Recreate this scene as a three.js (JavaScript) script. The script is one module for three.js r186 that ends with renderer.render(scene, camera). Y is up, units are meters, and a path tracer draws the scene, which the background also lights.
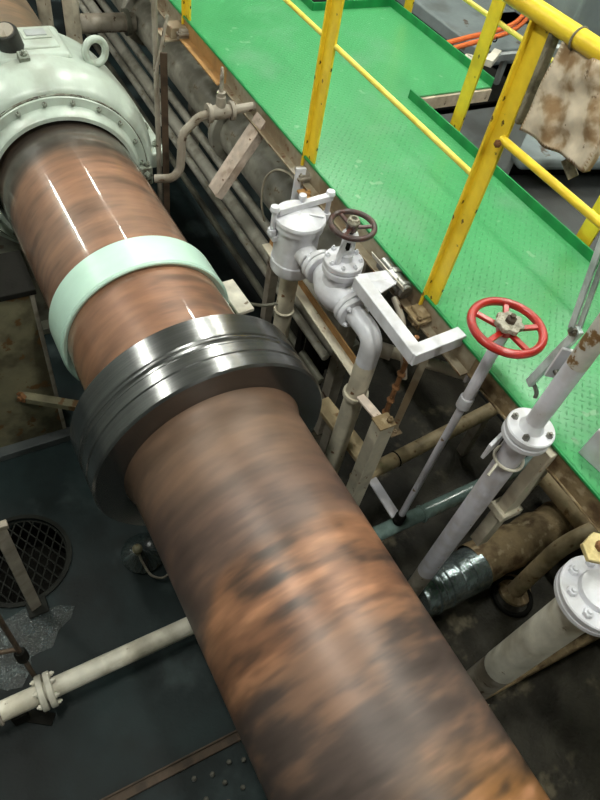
import * as THREE from 'three';
import { RoundedBoxGeometry } from 'three/addons/geometries/RoundedBoxGeometry.js';
import { mergeGeometries } from 'three/addons/utils/BufferGeometryUtils.js';
import { RectAreaLightUniformsLib } from 'three/addons/lights/RectAreaLightUniformsLib.js';

// ---------------------------------------------------------------- camera, light, exposure
const scene = new THREE.Scene();
scene.background = new THREE.Color(0x050606);
const camera = new THREE.PerspectiveCamera(64.27, 600 / 800, 0.05, 60);
camera.matrixAutoUpdate = true;
camera.position.set(0, 1.58, 0);
camera.quaternion.setFromRotationMatrix(new THREE.Matrix4().makeBasis(
  new THREE.Vector3(0.87296709, 0.14365504, 0.46614557),
  new THREE.Vector3(0.29038657, 0.61479486, -0.73328229),
  new THREE.Vector3(-0.3919236, 0.77549372, 0.49498019)));
scene.add(camera);
const renderer = new THREE.WebGLRenderer({ antialias: true });
renderer.toneMapping = THREE.LinearToneMapping;
renderer.toneMappingExposure = 3.7;
renderer.shadowMap.enabled = true;
RectAreaLightUniformsLib.init();
const LAMP_NITS = 24, LAMP_COLOR = 0xf6f8ee;
// twin-tube fluorescent fittings that hang under the ceiling: [x, y, z, length along z]
const LAMPS = [
  [1.5, 3.4, -6.4, 0.8, 'twin tube ceiling fitting above the shaft, nearer of that pair'],
  [1.5, 3.4, -7.75, 0.8, 'twin tube ceiling fitting above the shaft, farther of that pair'],
  [-2.78, 3.2, -8.3, 1.5, 'twin tube fitting low beside the left wall'],
  [2.3, 3.4, -4.2, 1.2, 'twin tube ceiling fitting above the far stretch of the walkway'],
  [-1.75, 3.4, -4.4, 1.2, 'twin tube ceiling fitting left of the shaft'],
  [3.9, 3.4, -5.4, 1.2, 'twin tube ceiling fitting above the cable tray end'],
  [2.5, 3.4, -1.2, 1.2, 'twin tube ceiling fitting above the near stretch of the walkway'],
  [-0.3, 3.4, -1.4, 1.2, 'twin tube ceiling fitting above the shaft coupling'],
  [0.9, 3.4, 1.2, 1.2, 'added unseen fill light behind the camera, shaped as a twin tube fitting'],  // added fill light, brightens the pipe fronts that face the camera
  [4.6, 3.4, -2.4, 1.2, 'twin tube ceiling fitting above the grey machine frame'],
];

// ---------------------------------------------------------------- helpers
const V = (x, y, z) => new THREE.Vector3(x, y, z);
let seed = 7;
const rnd = () => { seed = (seed * 1664525 + 1013904223) >>> 0; return seed / 4294967296; };
const names = {};
function numbered(n) { const k = names[n] = (names[n] ?? -1) + 1; return k ? `${n}_${String(k).padStart(3, '0')}` : n; }
function tag(o, label, category, group) { o.userData.label = label; o.userData.category = category; if (group) o.userData.group = group; return o; }
function thing(name, label, category, base, group) {
  const o = new THREE.Group(); o.name = numbered(name); o.position.copy(base); scene.add(o);
  o.userData.base = undefined; delete o.userData.base;
  return tag(o, label, category, group);
}
// world-space geometry -> mesh under a thing or a part (origins removed)
function part(name, geo, mat, parent, label) {
  if (Array.isArray(geo)) geo = merge(geo);
  const m = new THREE.Mesh(geo, mat); m.name = name; m.castShadow = m.receiveShadow = true;
  if (parent === scene) m.name = numbered(name);
  else if (parent.isGroup && !parent.isMesh) geo.translate(-parent.position.x, -parent.position.y, -parent.position.z);
  else { const o = parent.parent.position; geo.translate(-o.x, -o.y, -o.z); }
  if (label) m.userData.label = label;
  parent.add(m); return m;
}
function struct(name, geo, mat) {
  const m = new THREE.Mesh(Array.isArray(geo) ? merge(geo) : geo, mat); m.name = name; m.userData.kind = 'structure';
  m.castShadow = m.receiveShadow = true; scene.add(m); return m;
}
function child(name, geo, mat, parent, label) {           // child of a structure mesh at the origin
  const m = new THREE.Mesh(Array.isArray(geo) ? merge(geo) : geo, mat); m.name = name; m.castShadow = m.receiveShadow = true;
  if (label) m.userData.label = label; parent.add(m); return m;
}
function clean(g) {
  g = g.index ? g.toNonIndexed() : g;
  for (const k of Object.keys(g.attributes)) if (!['position', 'normal', 'uv'].includes(k)) g.deleteAttribute(k);
  return g;
}
function merge(list) { return list.length === 1 ? clean(list[0]) : mergeGeometries(list.map(clean)); }
// uv in metres from position and facing
function uvm(g) {
  g = clean(g); if (!g.attributes.normal) g.computeVertexNormals();
  const p = g.attributes.position, n = g.attributes.normal, uv = new Float32Array(p.count * 2);
  for (let i = 0; i < p.count; i += 3) {
    const ax = [0, 0, 0]; for (let k = 0; k < 3; k++) { ax[0] += Math.abs(n.getX(i + k)); ax[1] += Math.abs(n.getY(i + k)); ax[2] += Math.abs(n.getZ(i + k)); }
    const a = ax.indexOf(Math.max(...ax));
    for (let k = 0; k < 3; k++) {
      const x = p.getX(i + k), y = p.getY(i + k), z = p.getZ(i + k), j = (i + k) * 2;
      if (a === 0) { uv[j] = z; uv[j + 1] = y; } else if (a === 1) { uv[j] = x; uv[j + 1] = z; } else { uv[j] = x; uv[j + 1] = y; }
    }
  }
  g.setAttribute('uv', new THREE.BufferAttribute(uv, 2)); return g;
}
function box(w, h, d, x, y, z, rx = 0, ry = 0, rz = 0, rad) {
  const r = rad ?? Math.min(0.005, Math.min(w, h, d) * 0.22);
  const g = uvm(new RoundedBoxGeometry(w, h, d, 2, r));
  g.rotateX(rx); g.rotateY(ry); g.rotateZ(rz); g.translate(x, y, z); return g;
}
// a box laid along a..b; w across (towards side), h the other way
function bar(a, b, w, h, side = V(1, 0, 0), rad) {
  const d = b.clone().sub(a), L = d.length(); d.normalize();
  const s = side.clone().addScaledVector(d, -side.dot(d)).normalize(), u = V().crossVectors(d, s);
  const g = uvm(new RoundedBoxGeometry(w, h, L, 2, rad ?? Math.min(0.004, Math.min(w, h) * 0.25)));
  g.applyMatrix4(new THREE.Matrix4().makeBasis(s, u, d).setPosition(a.clone().add(b).multiplyScalar(0.5))); return g;
}
// revolve a profile [[r, h], ...] about an axis from a along dir
function lathe(profile, a, dir = V(0, 1, 0), seg = 40) {
  const g0 = new THREE.LatheGeometry(profile.map(([r, h]) => new THREE.Vector2(Math.max(r, 1e-5), h)), seg);
  let g = clean(g0);
  const rm = Math.max(...profile.map((p) => p[0])), uv = g.attributes.uv, p = g.attributes.position;
  for (let i = 0; i < uv.count; i++) uv.setXY(i, uv.getX(i) * 2 * Math.PI * rm, p.getY(i) + Math.hypot(p.getX(i), p.getZ(i)) * 0.5);
  g = creased(g);
  g.applyQuaternion(new THREE.Quaternion().setFromUnitVectors(V(0, 1, 0), dir.clone().normalize())); g.translate(a.x, a.y, a.z); return g;
}
function creased(g, ang = 0.6) {   // flat/smooth by crease angle on a non-indexed geometry
  const p = g.attributes.position, n = p.count / 3, fn = [], map = new Map(), key = (i) => `${Math.round(p.getX(i) * 1e4)},${Math.round(p.getY(i) * 1e4)},${Math.round(p.getZ(i) * 1e4)}`;
  const A = V(), B = V(), Cc = V();
  for (let t = 0; t < n; t++) {
    A.fromBufferAttribute(p, 3 * t); B.fromBufferAttribute(p, 3 * t + 1); Cc.fromBufferAttribute(p, 3 * t + 2);
    const f = V().crossVectors(B.clone().sub(A), Cc.clone().sub(A)); fn.push(f);
    for (let k = 0; k < 3; k++) { const q = key(3 * t + k); if (!map.has(q)) map.set(q, []); map.get(q).push(t); }
  }
  const un = fn.map((f) => f.clone().normalize()), cs = Math.cos(ang), out = new Float32Array(p.count * 3), s = V();
  for (let i = 0; i < p.count; i++) {
    const t = Math.floor(i / 3); s.set(0, 0, 0);
    for (const u of map.get(key(i))) if (un[u].dot(un[t]) > cs) s.add(fn[u]);
    s.normalize(); out[3 * i] = s.x; out[3 * i + 1] = s.y; out[3 * i + 2] = s.z;
  }
  g.setAttribute('normal', new THREE.BufferAttribute(out, 3)); return g;
}
function rod(a, b, r, r2 = r, seg = 24) {
  const d = b.clone().sub(a), L = d.length(), c = Math.min(0.003, r * 0.2);
  return lathe([[0, 0], [r - c, 0], [r, c], [r2, L - c], [r2 - c, L], [0, L]], a, d, seg);
}
// pipe through corner points, each corner rounded to radius rb
function pipe(pts, r, rb = 0.1, seg = 20) {
  const path = [pts[0].clone()];
  for (let i = 1; i < pts.length - 1; i++) {
    const p = pts[i], a = pts[i - 1].clone().sub(p), b = pts[i + 1].clone().sub(p), la = a.length(), lb = b.length(); a.normalize(); b.normalize();
    const ang = a.angleTo(b), t = Math.min(rb / Math.tan(ang / 2), la * 0.49, lb * 0.49);
    const s = p.clone().addScaledVector(a, t), e = p.clone().addScaledVector(b, t);
    for (let k = 0; k <= 10; k++) { const u = k / 10; path.push(s.clone().multiplyScalar((1 - u) ** 2).addScaledVector(p, 2 * u * (1 - u)).addScaledVector(e, u * u)); }
  }
  path.push(pts[pts.length - 1].clone());
  const cp = new THREE.CurvePath(); for (let i = 1; i < path.length; i++) if (path[i].distanceTo(path[i - 1]) > 1e-5) cp.add(new THREE.LineCurve3(path[i - 1], path[i]));
  const L = cp.getLength(), g = new THREE.TubeGeometry(cp, Math.max(12, Math.min(220, Math.round(L / 0.012))), r, seg);
  const uv = g.attributes.uv; for (let i = 0; i < uv.count; i++) uv.setXY(i, uv.getX(i) * L, uv.getY(i) * 2 * Math.PI * r);
  const caps = [0, 1].map((u) => { const c = new THREE.CircleGeometry(r, seg), d = cp.getTangent(u).multiplyScalar(u ? 1 : -1); c.applyQuaternion(new THREE.Quaternion().setFromUnitVectors(V(0, 0, 1), d)); const q = cp.getPoint(u); c.translate(q.x, q.y, q.z); return c; });
  return merge([g, ...caps]);
}
function curveTube(pts, r, seg = 10, n = 60) { return clean(new THREE.TubeGeometry(new THREE.CatmullRomCurve3(pts), n, r, seg)); }
function torus(R, r, c, dir = V(0, 1, 0), arc = Math.PI * 2, seg = 64) {
  const g = new THREE.TorusGeometry(R, r, 16, seg, arc); g.applyQuaternion(new THREE.Quaternion().setFromUnitVectors(V(0, 0, 1), dir)); g.translate(c.x, c.y, c.z); return clean(g);
}
function bolt(p, dir, r, h) {   // hexagon head with a chamfer, stud end on top
  return merge([lathe([[0, 0], [r, 0], [r, h * 0.85], [r * 0.85, h], [0, h]], p, dir, 6), lathe([[0, h * 0.9], [r * 0.5, h * 0.9], [r * 0.5, h * 1.4], [r * 0.4, h * 1.5], [0, h * 1.5]], p, dir, 12)]);
}
function ringBolts(name, n, R, c, dir, r, h, mat, parent, ph = 0, make = part) {
  const d = dir.clone().normalize(), s = Math.abs(d.y) > 0.9 ? V(1, 0, 0) : V(0, 1, 0), u = V().crossVectors(d, s).normalize(), w = V().crossVectors(d, u);
  for (let i = 0; i < n; i++) { const a = ph + i / n * Math.PI * 2; make(name, bolt(c.clone().addScaledVector(u, R * Math.cos(a)).addScaledVector(w, R * Math.sin(a)), d, r, h), mat, parent); }
}

// ---------------------------------------------------------------- procedural materials
function hash(x, y, s) { let h = (x * 374761393 + y * 668265263 + s * 2147483647) | 0; h = Math.imul(h ^ (h >>> 13), 1274126177); h ^= h >>> 16; return (h >>> 0) / 4294967296; }
function vnoise(u, v, px, py, s) {    // u, v in 0..1, tileable with px by py cells
  const x = u * px, y = v * py, x0 = Math.floor(x), y0 = Math.floor(y), fx = x - x0, fy = y - y0;
  const sx = fx * fx * (3 - 2 * fx), sy = fy * fy * (3 - 2 * fy), m = (a, n) => ((a % n) + n) % n;
  const a = hash(m(x0, px), m(y0, py), s), b = hash(m(x0 + 1, px), m(y0, py), s), c = hash(m(x0, px), m(y0 + 1, py), s), d = hash(m(x0 + 1, px), m(y0 + 1, py), s);
  return a + (b - a) * sx + (c - a) * sy + (a - b - c + d) * sx * sy;
}
function fbm(u, v, px, py, s, oct = 4) { let t = 0, a = 0.5, n = 0; for (let i = 0; i < oct; i++) { t += a * vnoise(u, v, px << i, py << i, s + i * 17); n += a; a *= 0.55; } return t / n; }
const smooth = (a, b, x) => { const t = Math.min(1, Math.max(0, (x - a) / (b - a))); return t * t * (3 - 2 * t); };
const hex = (h) => [(h >> 16) & 255, (h >> 8) & 255, h & 255];
const mix3 = (a, b, t) => [a[0] + (b[0] - a[0]) * t, a[1] + (b[1] - a[1]) * t, a[2] + (b[2] - a[2]) * t];
function texture(w, h, fn, srgb = true) {
  const d = new Uint8Array(w * h * 4);
  for (let j = 0; j < h; j++) for (let i = 0; i < w; i++) { const c = fn(i / w, j / h), k = (j * w + i) * 4; d[k] = c[0]; d[k + 1] = c[1]; d[k + 2] = c[2]; d[k + 3] = 255; }
  const t = new THREE.DataTexture(d, w, h, THREE.RGBAFormat); t.wrapS = t.wrapT = THREE.RepeatWrapping; t.magFilter = THREE.LinearFilter; t.minFilter = THREE.LinearMipmapLinearFilter; t.generateMipmaps = true;
  if (srgb) t.colorSpace = THREE.SRGBColorSpace; t.needsUpdate = true; return t;
}
const grey = (x) => { const g = Math.max(0, Math.min(255, x * 255)); return [g, g, g]; };
const bumpTex = texture(256, 256, (u, v) => grey(0.6 * fbm(u, v, 5, 5, 91, 5) + 0.4 * fbm(u, v, 30, 30, 92, 2)), false);
let mid = 100;
// worn paint: base colour, lighter/darker drift, stains of a second colour, chips of a third
function paint(base, { stain = 0x6b5a40, amount = 0.35, chip = 0x5b3a22, chips = 0.0, drift = 0.12, rough = 0.5, size = 0.5, soft = 0.06, bump = 0.0012, metal = 0, coat = 0, n = 256, cells = 4 } = {}) {
  const s = mid += 31, B = hex(base), S = hex(stain), K = hex(chip);
  const map = texture(n, n, (u, v) => {
    const d = 1 + (fbm(u, v, cells * 2, cells * 2, s, 4) - 0.5) * 2 * drift;
    let c = [B[0] * d, B[1] * d, B[2] * d];
    c = mix3(c, S, amount * smooth(0.45, 0.75, fbm(u, v, cells, cells, s + 5, 5)));
    if (chips) c = mix3(c, K, smooth(1 - chips, 1 - chips + soft, fbm(u, v, cells * 2, cells * 2, s + 11, 5) * 1.15));
    return c.map((x) => Math.max(0, Math.min(255, x)));
  });
  map.repeat.set(1 / size, 1 / size);
  const b = bumpTex.clone(); b.repeat.set(1 / 0.3, 1 / 0.3); b.needsUpdate = true;
  return new THREE.MeshPhysicalMaterial({ map, roughness: rough, metalness: metal, clearcoat: coat, clearcoatRoughness: 0.25, bumpMap: b, bumpScale: bump });
}
const M = {
  wall: paint(0x7d8580, { amount: 0.2, size: 2, rough: 0.7 }),
  ceiling: paint(0xb9bdb6, { amount: 0.2, size: 2, rough: 0.8 }),
  floor: paint(0x1b2728, { stain: 0x0f1313, amount: 0.8, chips: 0.42, chip: 0x414c4d, soft: 0.4, drift: 0.45, rough: 0.55, size: 2.1, bump: 0.0012, n: 512, cells: 4 }),
  bilge: paint(0x36332b, { stain: 0x1c180f, amount: 0.9, chips: 0.3, chip: 0x645c4b, soft: 0.22, drift: 0.3, rough: 0.6, size: 1.3, bump: 0.006, n: 512, cells: 5 }),
  wet: paint(0x2a3435, { stain: 0x161c1c, amount: 0.9, chips: 0.25, chip: 0x5a6667, soft: 0.15, drift: 0.3, rough: 0.12, size: 0.4, bump: 0.035, coat: 1 }),
  greyDeck: paint(0x7f8889, { stain: 0x54514a, amount: 0.4, rough: 0.5, size: 1.2, chips: 0.12, chip: 0x55483c }),
  greyDark: paint(0x4b4f50, { stain: 0x2c2a27, amount: 0.5, rough: 0.6, size: 1 }),
  greyLight: paint(0xa2a6a6, { stain: 0x6b6760, amount: 0.3, rough: 0.45, size: 0.9 }),
  greenEdge: paint(0x1f8f4b, { stain: 0x176a3a, amount: 0.35, rough: 0.4, size: 0.5, chips: 0.1, chip: 0x7a6a50 }),
  beam: paint(0xa69c88, { stain: 0x6b5338, amount: 0.6, chips: 0.24, chip: 0x6b4526, rough: 0.6, size: 0.6, bump: 0.002 }),
  rustBeam: paint(0x8b7757, { stain: 0x4a3520, amount: 0.8, chips: 0.3, chip: 0xa9977a, soft: 0.2, rough: 0.8, size: 0.35, bump: 0.006 }),
  tanRust: paint(0xa87e4c, { stain: 0x7a5430, amount: 0.6, rough: 0.7, size: 0.4 }),
  yellow: paint(0xf8d636, { stain: 0xdcb020, amount: 0.35, chips: 0.17, chip: 0x4b3512, rough: 0.38, size: 0.35, drift: 0.06 }),
  yellowPale: paint(0xf8e566, { stain: 0xd9b72c, amount: 0.35, chips: 0.08, chip: 0x6b5218, rough: 0.38, size: 0.3, drift: 0.06 }),
  mint: paint(0xbfcbc0, { stain: 0x98978a, amount: 0.35, chips: 0.1, chip: 0x7d766a, rough: 0.36, size: 0.55, drift: 0.07, coat: 0.4 }),
  mintDirty: paint(0x8f9689, { stain: 0x4b4235, amount: 0.7, chips: 0.3, chip: 0x3a3128, rough: 0.5, size: 0.2 }),
  teal: paint(0xcdeede, { stain: 0xbfe5d3, amount: 0.3, rough: 0.32, size: 0.4, drift: 0.03, coat: 0.6, bump: 0.0004 }),
  tealDark: paint(0x3f6a5c, { stain: 0x2d4a40, amount: 0.4, rough: 0.5, size: 0.4, drift: 0.05 }),
  white: paint(0xdcdce4, { stain: 0xaaa6a2, amount: 0.3, chips: 0.06, chip: 0x6d5c48, rough: 0.36, size: 0.35, drift: 0.06, coat: 0.3 }),
  lilac: paint(0xdad8e2, { stain: 0xaaa19a, amount: 0.35, chips: 0.1, chip: 0x7b6246, rough: 0.4, size: 0.4, drift: 0.06 }),
  lilacRust: paint(0xc6c1ba, { stain: 0x9a8260, amount: 0.8, chips: 0.3, chip: 0x7c5c37, soft: 0.12, rough: 0.6, size: 0.3, drift: 0.1 }),
  cream: paint(0xcfc6b2, { stain: 0xa0907a, amount: 0.5, chips: 0.13, chip: 0x7a5636, rough: 0.5, size: 0.45 }),
  creamClean: paint(0xdbd5c6, { stain: 0x9d927b, amount: 0.45, chips: 0.1, chip: 0x6b5a40, rough: 0.42, size: 0.5 }),
  creamDark: paint(0xa0978a, { stain: 0x675b4a, amount: 0.6, chips: 0.2, chip: 0x4a3523, rough: 0.6, size: 0.4 }),
  tanPipe: paint(0xbba784, { stain: 0x86704f, amount: 0.6, chips: 0.22, chip: 0x7b5c3a, soft: 0.2, rough: 0.55, size: 0.35 }),
  olive: paint(0x6e6c5f, { stain: 0x3a372e, amount: 0.6, chips: 0.2, chip: 0x4d3c28, rough: 0.5, size: 0.6 }),
  box: paint(0x7f7960, { stain: 0x3c3526, amount: 0.6, chips: 0.25, chip: 0x6a4d2c, rough: 0.6, size: 0.6, bump: 0.003 }),
  pinkBeam: paint(0xd0bfb2, { stain: 0x8d7462, amount: 0.5, chips: 0.12, chip: 0x6b4a34, rough: 0.6, size: 0.25 }),
  facing: paint(0xd0c0ab, { stain: 0xa08b75, amount: 0.5, chips: 0.16, chip: 0x6b5a48, rough: 0.7, size: 0.3 }),
  galvanised: paint(0xd2dddc, { stain: 0x8a9897, amount: 0.5, rough: 0.34, metal: 0.25, size: 0.2 }),
  tealPipe: paint(0x7f9691, { stain: 0x55645f, amount: 0.5, rough: 0.22, size: 0.3, coat: 0.8 }),
  foil: paint(0xa7b4b6, { stain: 0x5f6b6c, amount: 0.6, rough: 0.25, metal: 0.8, size: 0.12, bump: 0.004 }),
  steel: paint(0x8d8d89, { stain: 0x5a5044, amount: 0.5, rough: 0.35, metal: 0.85, size: 0.15 }),
  red: paint(0xb3261f, { stain: 0x7f1813, amount: 0.3, chips: 0.13, chip: 0x5a2a1c, rough: 0.3, size: 0.12, drift: 0.08, coat: 0.5 }),
  rustRed: paint(0x3d2c28, { stain: 0x5f2622, amount: 0.5, chips: 0.2, chip: 0x55483f, rough: 0.45, size: 0.12, coat: 0.3 }),
  rust: paint(0x7a5230, { stain: 0x3d2717, amount: 0.7, rough: 0.8, size: 0.15, chips: 0.2, chip: 0xa07a44 }),
  capGrey: paint(0xa5a090, { stain: 0x5c5545, amount: 0.6, rough: 0.5, size: 0.06, chips: 0.2, chip: 0x6b5a48 }),
  blackRubber: paint(0x2a2a28, { stain: 0x4a473f, amount: 0.3, rough: 0.5, size: 0.2 }),
  meshDark: paint(0x1f201c, { stain: 0x141412, amount: 0.6, rough: 0.6, size: 0.3 }),
  greyMid: paint(0x585b5b, { stain: 0x474541, amount: 0.5, rough: 0.5, size: 1.2, chips: 0.1, chip: 0x55483c }),
  greyPipe: paint(0xb0aca0, { stain: 0x5f5a4e, amount: 0.6, chips: 0.18, chip: 0x6d5a42, rough: 0.42, size: 0.6 }),
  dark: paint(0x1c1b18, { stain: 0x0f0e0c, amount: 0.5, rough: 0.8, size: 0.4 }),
  brownBar: paint(0x4f3f31, { stain: 0x2f241a, amount: 0.6, rough: 0.7, size: 0.2 }),
  cloth: paint(0xe0cfb8, { stain: 0x957552, amount: 0.95, chips: 0.12, chip: 0x7d664e, rough: 0.95, size: 0.3, drift: 0.12, cells: 5 }),
  clothDark: paint(0x8a8370, { stain: 0x4f4a3a, amount: 0.7, rough: 0.95, size: 0.12, cells: 6 }),
  orange: paint(0xe0723a, { stain: 0xc25a2c, amount: 0.3, rough: 0.5, size: 0.2 }),
  hexYellow: paint(0xd3c18b, { stain: 0xa58b57, amount: 0.5, rough: 0.6, size: 0.15 }),
  lampBody: new THREE.MeshStandardMaterial({ color: 0xcfd2cc, roughness: 0.5 }),
  tube: new THREE.MeshStandardMaterial({ color: 0xffffff, emissive: LAMP_COLOR, emissiveIntensity: 12 }),
};
M.floor.specularIntensity = 0.45; M.bilge.specularIntensity = 0.5; M.dark.specularIntensity = 0.2; M.meshDark.specularIntensity = 0.3;
// green chequer plate: lozenges alternate in direction, as raised relief
{
  const map = texture(512, 512, (u, v) => {
    let c = mix3(hex(0x50a86a), hex(0x469c60), fbm(u, v, 6, 6, 501, 5));
    c = mix3(c, hex(0x7fa888), 0.5 * smooth(0.5, 0.85, fbm(u, v, 5, 5, 507, 5)));
    return mix3(c, hex(0xb9c5a8), 0.4 * smooth(0.88, 0.93, fbm(u, v, 24, 24, 509, 3) * 1.08));
  });
  map.repeat.set(1 / 1.4, 1 / 1.4);
  const b = texture(256, 256, (u, v) => {
    let h = 0; const N = 4;
    for (let k = 0; k < 2; k++) {
      const x = u * N + k * 0.5, y = v * N + k * 0.5, fx = x - Math.floor(x) - 0.5, fy = y - Math.floor(y) - 0.5;
      const a = k ? fx + fy : fx - fy, c = k ? fx - fy : fx + fy;
      const q = Math.abs(a) / 0.52 + Math.abs(c) / 0.17; h = Math.max(h, smooth(1, 0.55, q));
    }
    return grey(h);
  }, false);
  b.repeat.set(1 / 0.15, 1 / 0.15);
  M.chequer = new THREE.MeshPhysicalMaterial({ map, roughness: 0.34, bumpMap: b, bumpScale: 0.0025, clearcoat: 0.3, clearcoatRoughness: 0.2 });
}
// shaft skin: u runs once around, v along z (z from v0 over span metres); rust and oil films drawn round by the turning
function shaftMat(z0, span, bands, rough, coat, s) {
  const map = texture(512, 1024, (u, v) => {
    const z = z0 + v * span, e = fbm(u, v, 7, Math.round(span * 5), s, 4), w = (fbm(u, v, 4, Math.round(span * 3), s + 40, 3) - 0.5);
    const fine = fbm(u, v, 9, Math.round(span * 24), s + 60, 4), zz = z + w * 0.3;
    let i = 0; while (i < bands.length - 2 && zz > bands[i + 1][0]) i++;
    const t = smooth(bands[i][0], bands[i + 1][0], zz);
    let c = mix3(hex(bands[i][1]), hex(bands[i + 1][1]), t);
    const k = bands[i][2] * (1 - t) + bands[i + 1][2] * t;          // how patchy
    c = mix3(c, hex(0xb07f60), 0.85 * k * smooth(0.45, 0.66, fine * 0.5 + e * 0.5));
    c = mix3(c, hex(0x352c29), k * 0.85 * smooth(0.5, 0.3, e * 0.6 + fine * 0.4 + 0.03));
    const d = 1 + (fine - 0.5) * 0.35; return c.map((x) => Math.max(0, Math.min(255, x * d)));
  });
  map.repeat.set(1, 1 / span); map.offset.set(0, -z0 / span);
  return new THREE.MeshPhysicalMaterial({ map, roughness: rough, clearcoat: coat[0], clearcoatRoughness: coat[1], metalness: 0.1 });
}
M.shaftNear = shaftMat(-1.3, 3.0, [[-1.3, 0x84694f, 0.1], [-1.12, 0x725a4a, 0.12], [-0.8, 0x5c4a43, 0.2], [-0.66, 0x5f4c44, 0.3], [-0.58, 0x8c634a, 0.9], [-0.4, 0x835c46, 1], [-0.3, 0x594b46, 0.5], [0.0, 0x564944, 0.4], [0.1, 0x6b5240, 0.7], [0.22, 0x8c623c, 1], [1.7, 0x775538, 1]], 0.42, [0.15, 0.4], 701);
M.shaftFar = shaftMat(-3.1, 1.8, [[-3.1, 0x3a332d, 0.3], [-2.8, 0x4a3f37, 0.3], [-2.6, 0x946e58, 0.35], [-2.2, 0x937361, 0.35], [-1.9, 0x946a53, 0.3], [-1.3, 0x86624d, 0.3]], 0.4, [1, 0.07], 801);
M.shaftBack = shaftMat(-6.5, 3, [[-6.5, 0x7d6a55, 0.4], [-3.5, 0x7d6a55, 0.4]], 0.4, [0.3, 0.3], 901);
M.coupling = (() => {
  const map = texture(256, 256, (u, v) => grey(0.5 + 0.1 * (fbm(u, v, 3, 60, 951, 3) - 0.5) + 0.1 * (fbm(u, v, 6, 6, 957, 3) - 0.5)));
  map.repeat.set(0.5, 3);
  return new THREE.MeshPhysicalMaterial({ map, roughness: 0.23, metalness: 0.9, clearcoat: 0.0 });
})();

// ---------------------------------------------------------------- the setting
const FY = -1.5;
{
  const s = new THREE.Shape([[-3, -4], [7, -4], [7, 10], [-3, 10]].map(([x, y]) => new THREE.Vector2(x, y)));
  const hole = new THREE.Path(); hole.absarc(-0.2, 1.6, 0.22, 0, Math.PI * 2, true); s.holes.push(hole);
  const g = new THREE.ExtrudeGeometry(s, { depth: 0.06, bevelEnabled: false, curveSegments: 40 }); g.rotateX(-Math.PI / 2); g.translate(0, FY - 0.06, 0);
  const floor = struct('floor', uvm(g), M.floor);
  child('weld_seam', [bar(V(-2.9, FY + 0.006, -0.495), V(1.5, FY + 0.006, -0.4), 0.04, 0.012, V(0, 0, 1)), bar(V(-2.9, FY + 0.012, -0.515), V(1.5, FY + 0.012, -0.42), 0.008, 0.02, V(0, 0, 1))], M.brownBar, floor, 'rusty raised plate seam');
  for (const [x, z] of [[0.2, -0.36], [0.26, -0.34], [0.3, -0.29], [0.34, -0.35], [0.22, -0.27], [0.4, -0.33], [0.29, -0.22], [0.12, -0.3], [0.37, -0.24], [0.16, -0.2]])
    child('stud', bolt(V(x + (rnd() - 0.5) * 0.02, FY, z), V(0, 1, 0), 0.011, 0.014), M.olive, floor);
  const wet = new THREE.Shape(); for (let i = 0; i <= 28; i++) { const a = i / 28 * Math.PI * 2, r = 0.2 + 0.05 * Math.sin(3 * a + 1) + 0.03 * Math.sin(7 * a); const x = -0.33 + 1.1 * r * Math.cos(a), y = 1.22 + 0.8 * r * Math.sin(a); i ? wet.lineTo(x, y) : wet.moveTo(x, y); }
  const wg = new THREE.ExtrudeGeometry(wet, { depth: 0.003, bevelEnabled: false }); wg.rotateX(-Math.PI / 2); wg.translate(0, FY, 0);
  child('wet_patch', uvm(wg), M.wet, floor, 'wet glistening patch of lumpy paint');
  const bil = new THREE.Shape([[1.0, -2.5], [7, -2.5], [7, 2.6], [1.0, 2.6]].map(([x, y]) => new THREE.Vector2(x, y)));
  const bg = new THREE.ExtrudeGeometry(bil, { depth: 0.008, bevelEnabled: false }); bg.rotateX(-Math.PI / 2); bg.translate(0, FY, 0);
  child('bilge_plate', uvm(bg), M.bilge, floor, 'rust mottled plate beneath the walkway');
  child('floor_stiffener', [bar(V(1.45, FY + 0.035, -0.1), V(2.6, FY + 0.035, -0.04), 0.11, 0.07, V(0, 0, 1), 0.02), bar(V(1.45, FY + 0.085, -0.12), V(2.6, FY + 0.085, -0.06), 0.05, 0.04, V(0, 0, 1), 0.015)], M.rustBeam, floor, 'crusted pale stiffener along the bilge');
  child('hatch_pit', [lathe([[0.235, 0], [0.235, -0.3], [0, -0.3]], V(-0.2, FY - 0.05, -1.6), V(0, 1, 0), 40)], M.dark, floor);
  child('hatch_rim', lathe([[0.22, 0], [0.24, 0], [0.24, 0.012], [0.22, 0.012], [0.22, 0]], V(-0.2, FY, -1.6), V(0, 1, 0), 48), M.meshDark, floor);
}
struct('wall_left', box(0.2, 5.4, 14.4, -3.1, 1.05, -3), M.wall);
struct('wall_right', box(0.2, 5.4, 14.4, 7.1, 1.05, -3), M.wall);
struct('wall_back', box(10, 5.4, 0.2, 2, 1.05, -10.1), M.greyDark);
struct('wall_front', box(10, 5.4, 0.2, 2, 1.05, 4.1), M.wall);
struct('ceiling', box(10.4, 0.2, 14.6, 2, 3.75, -3), M.ceiling);

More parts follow.
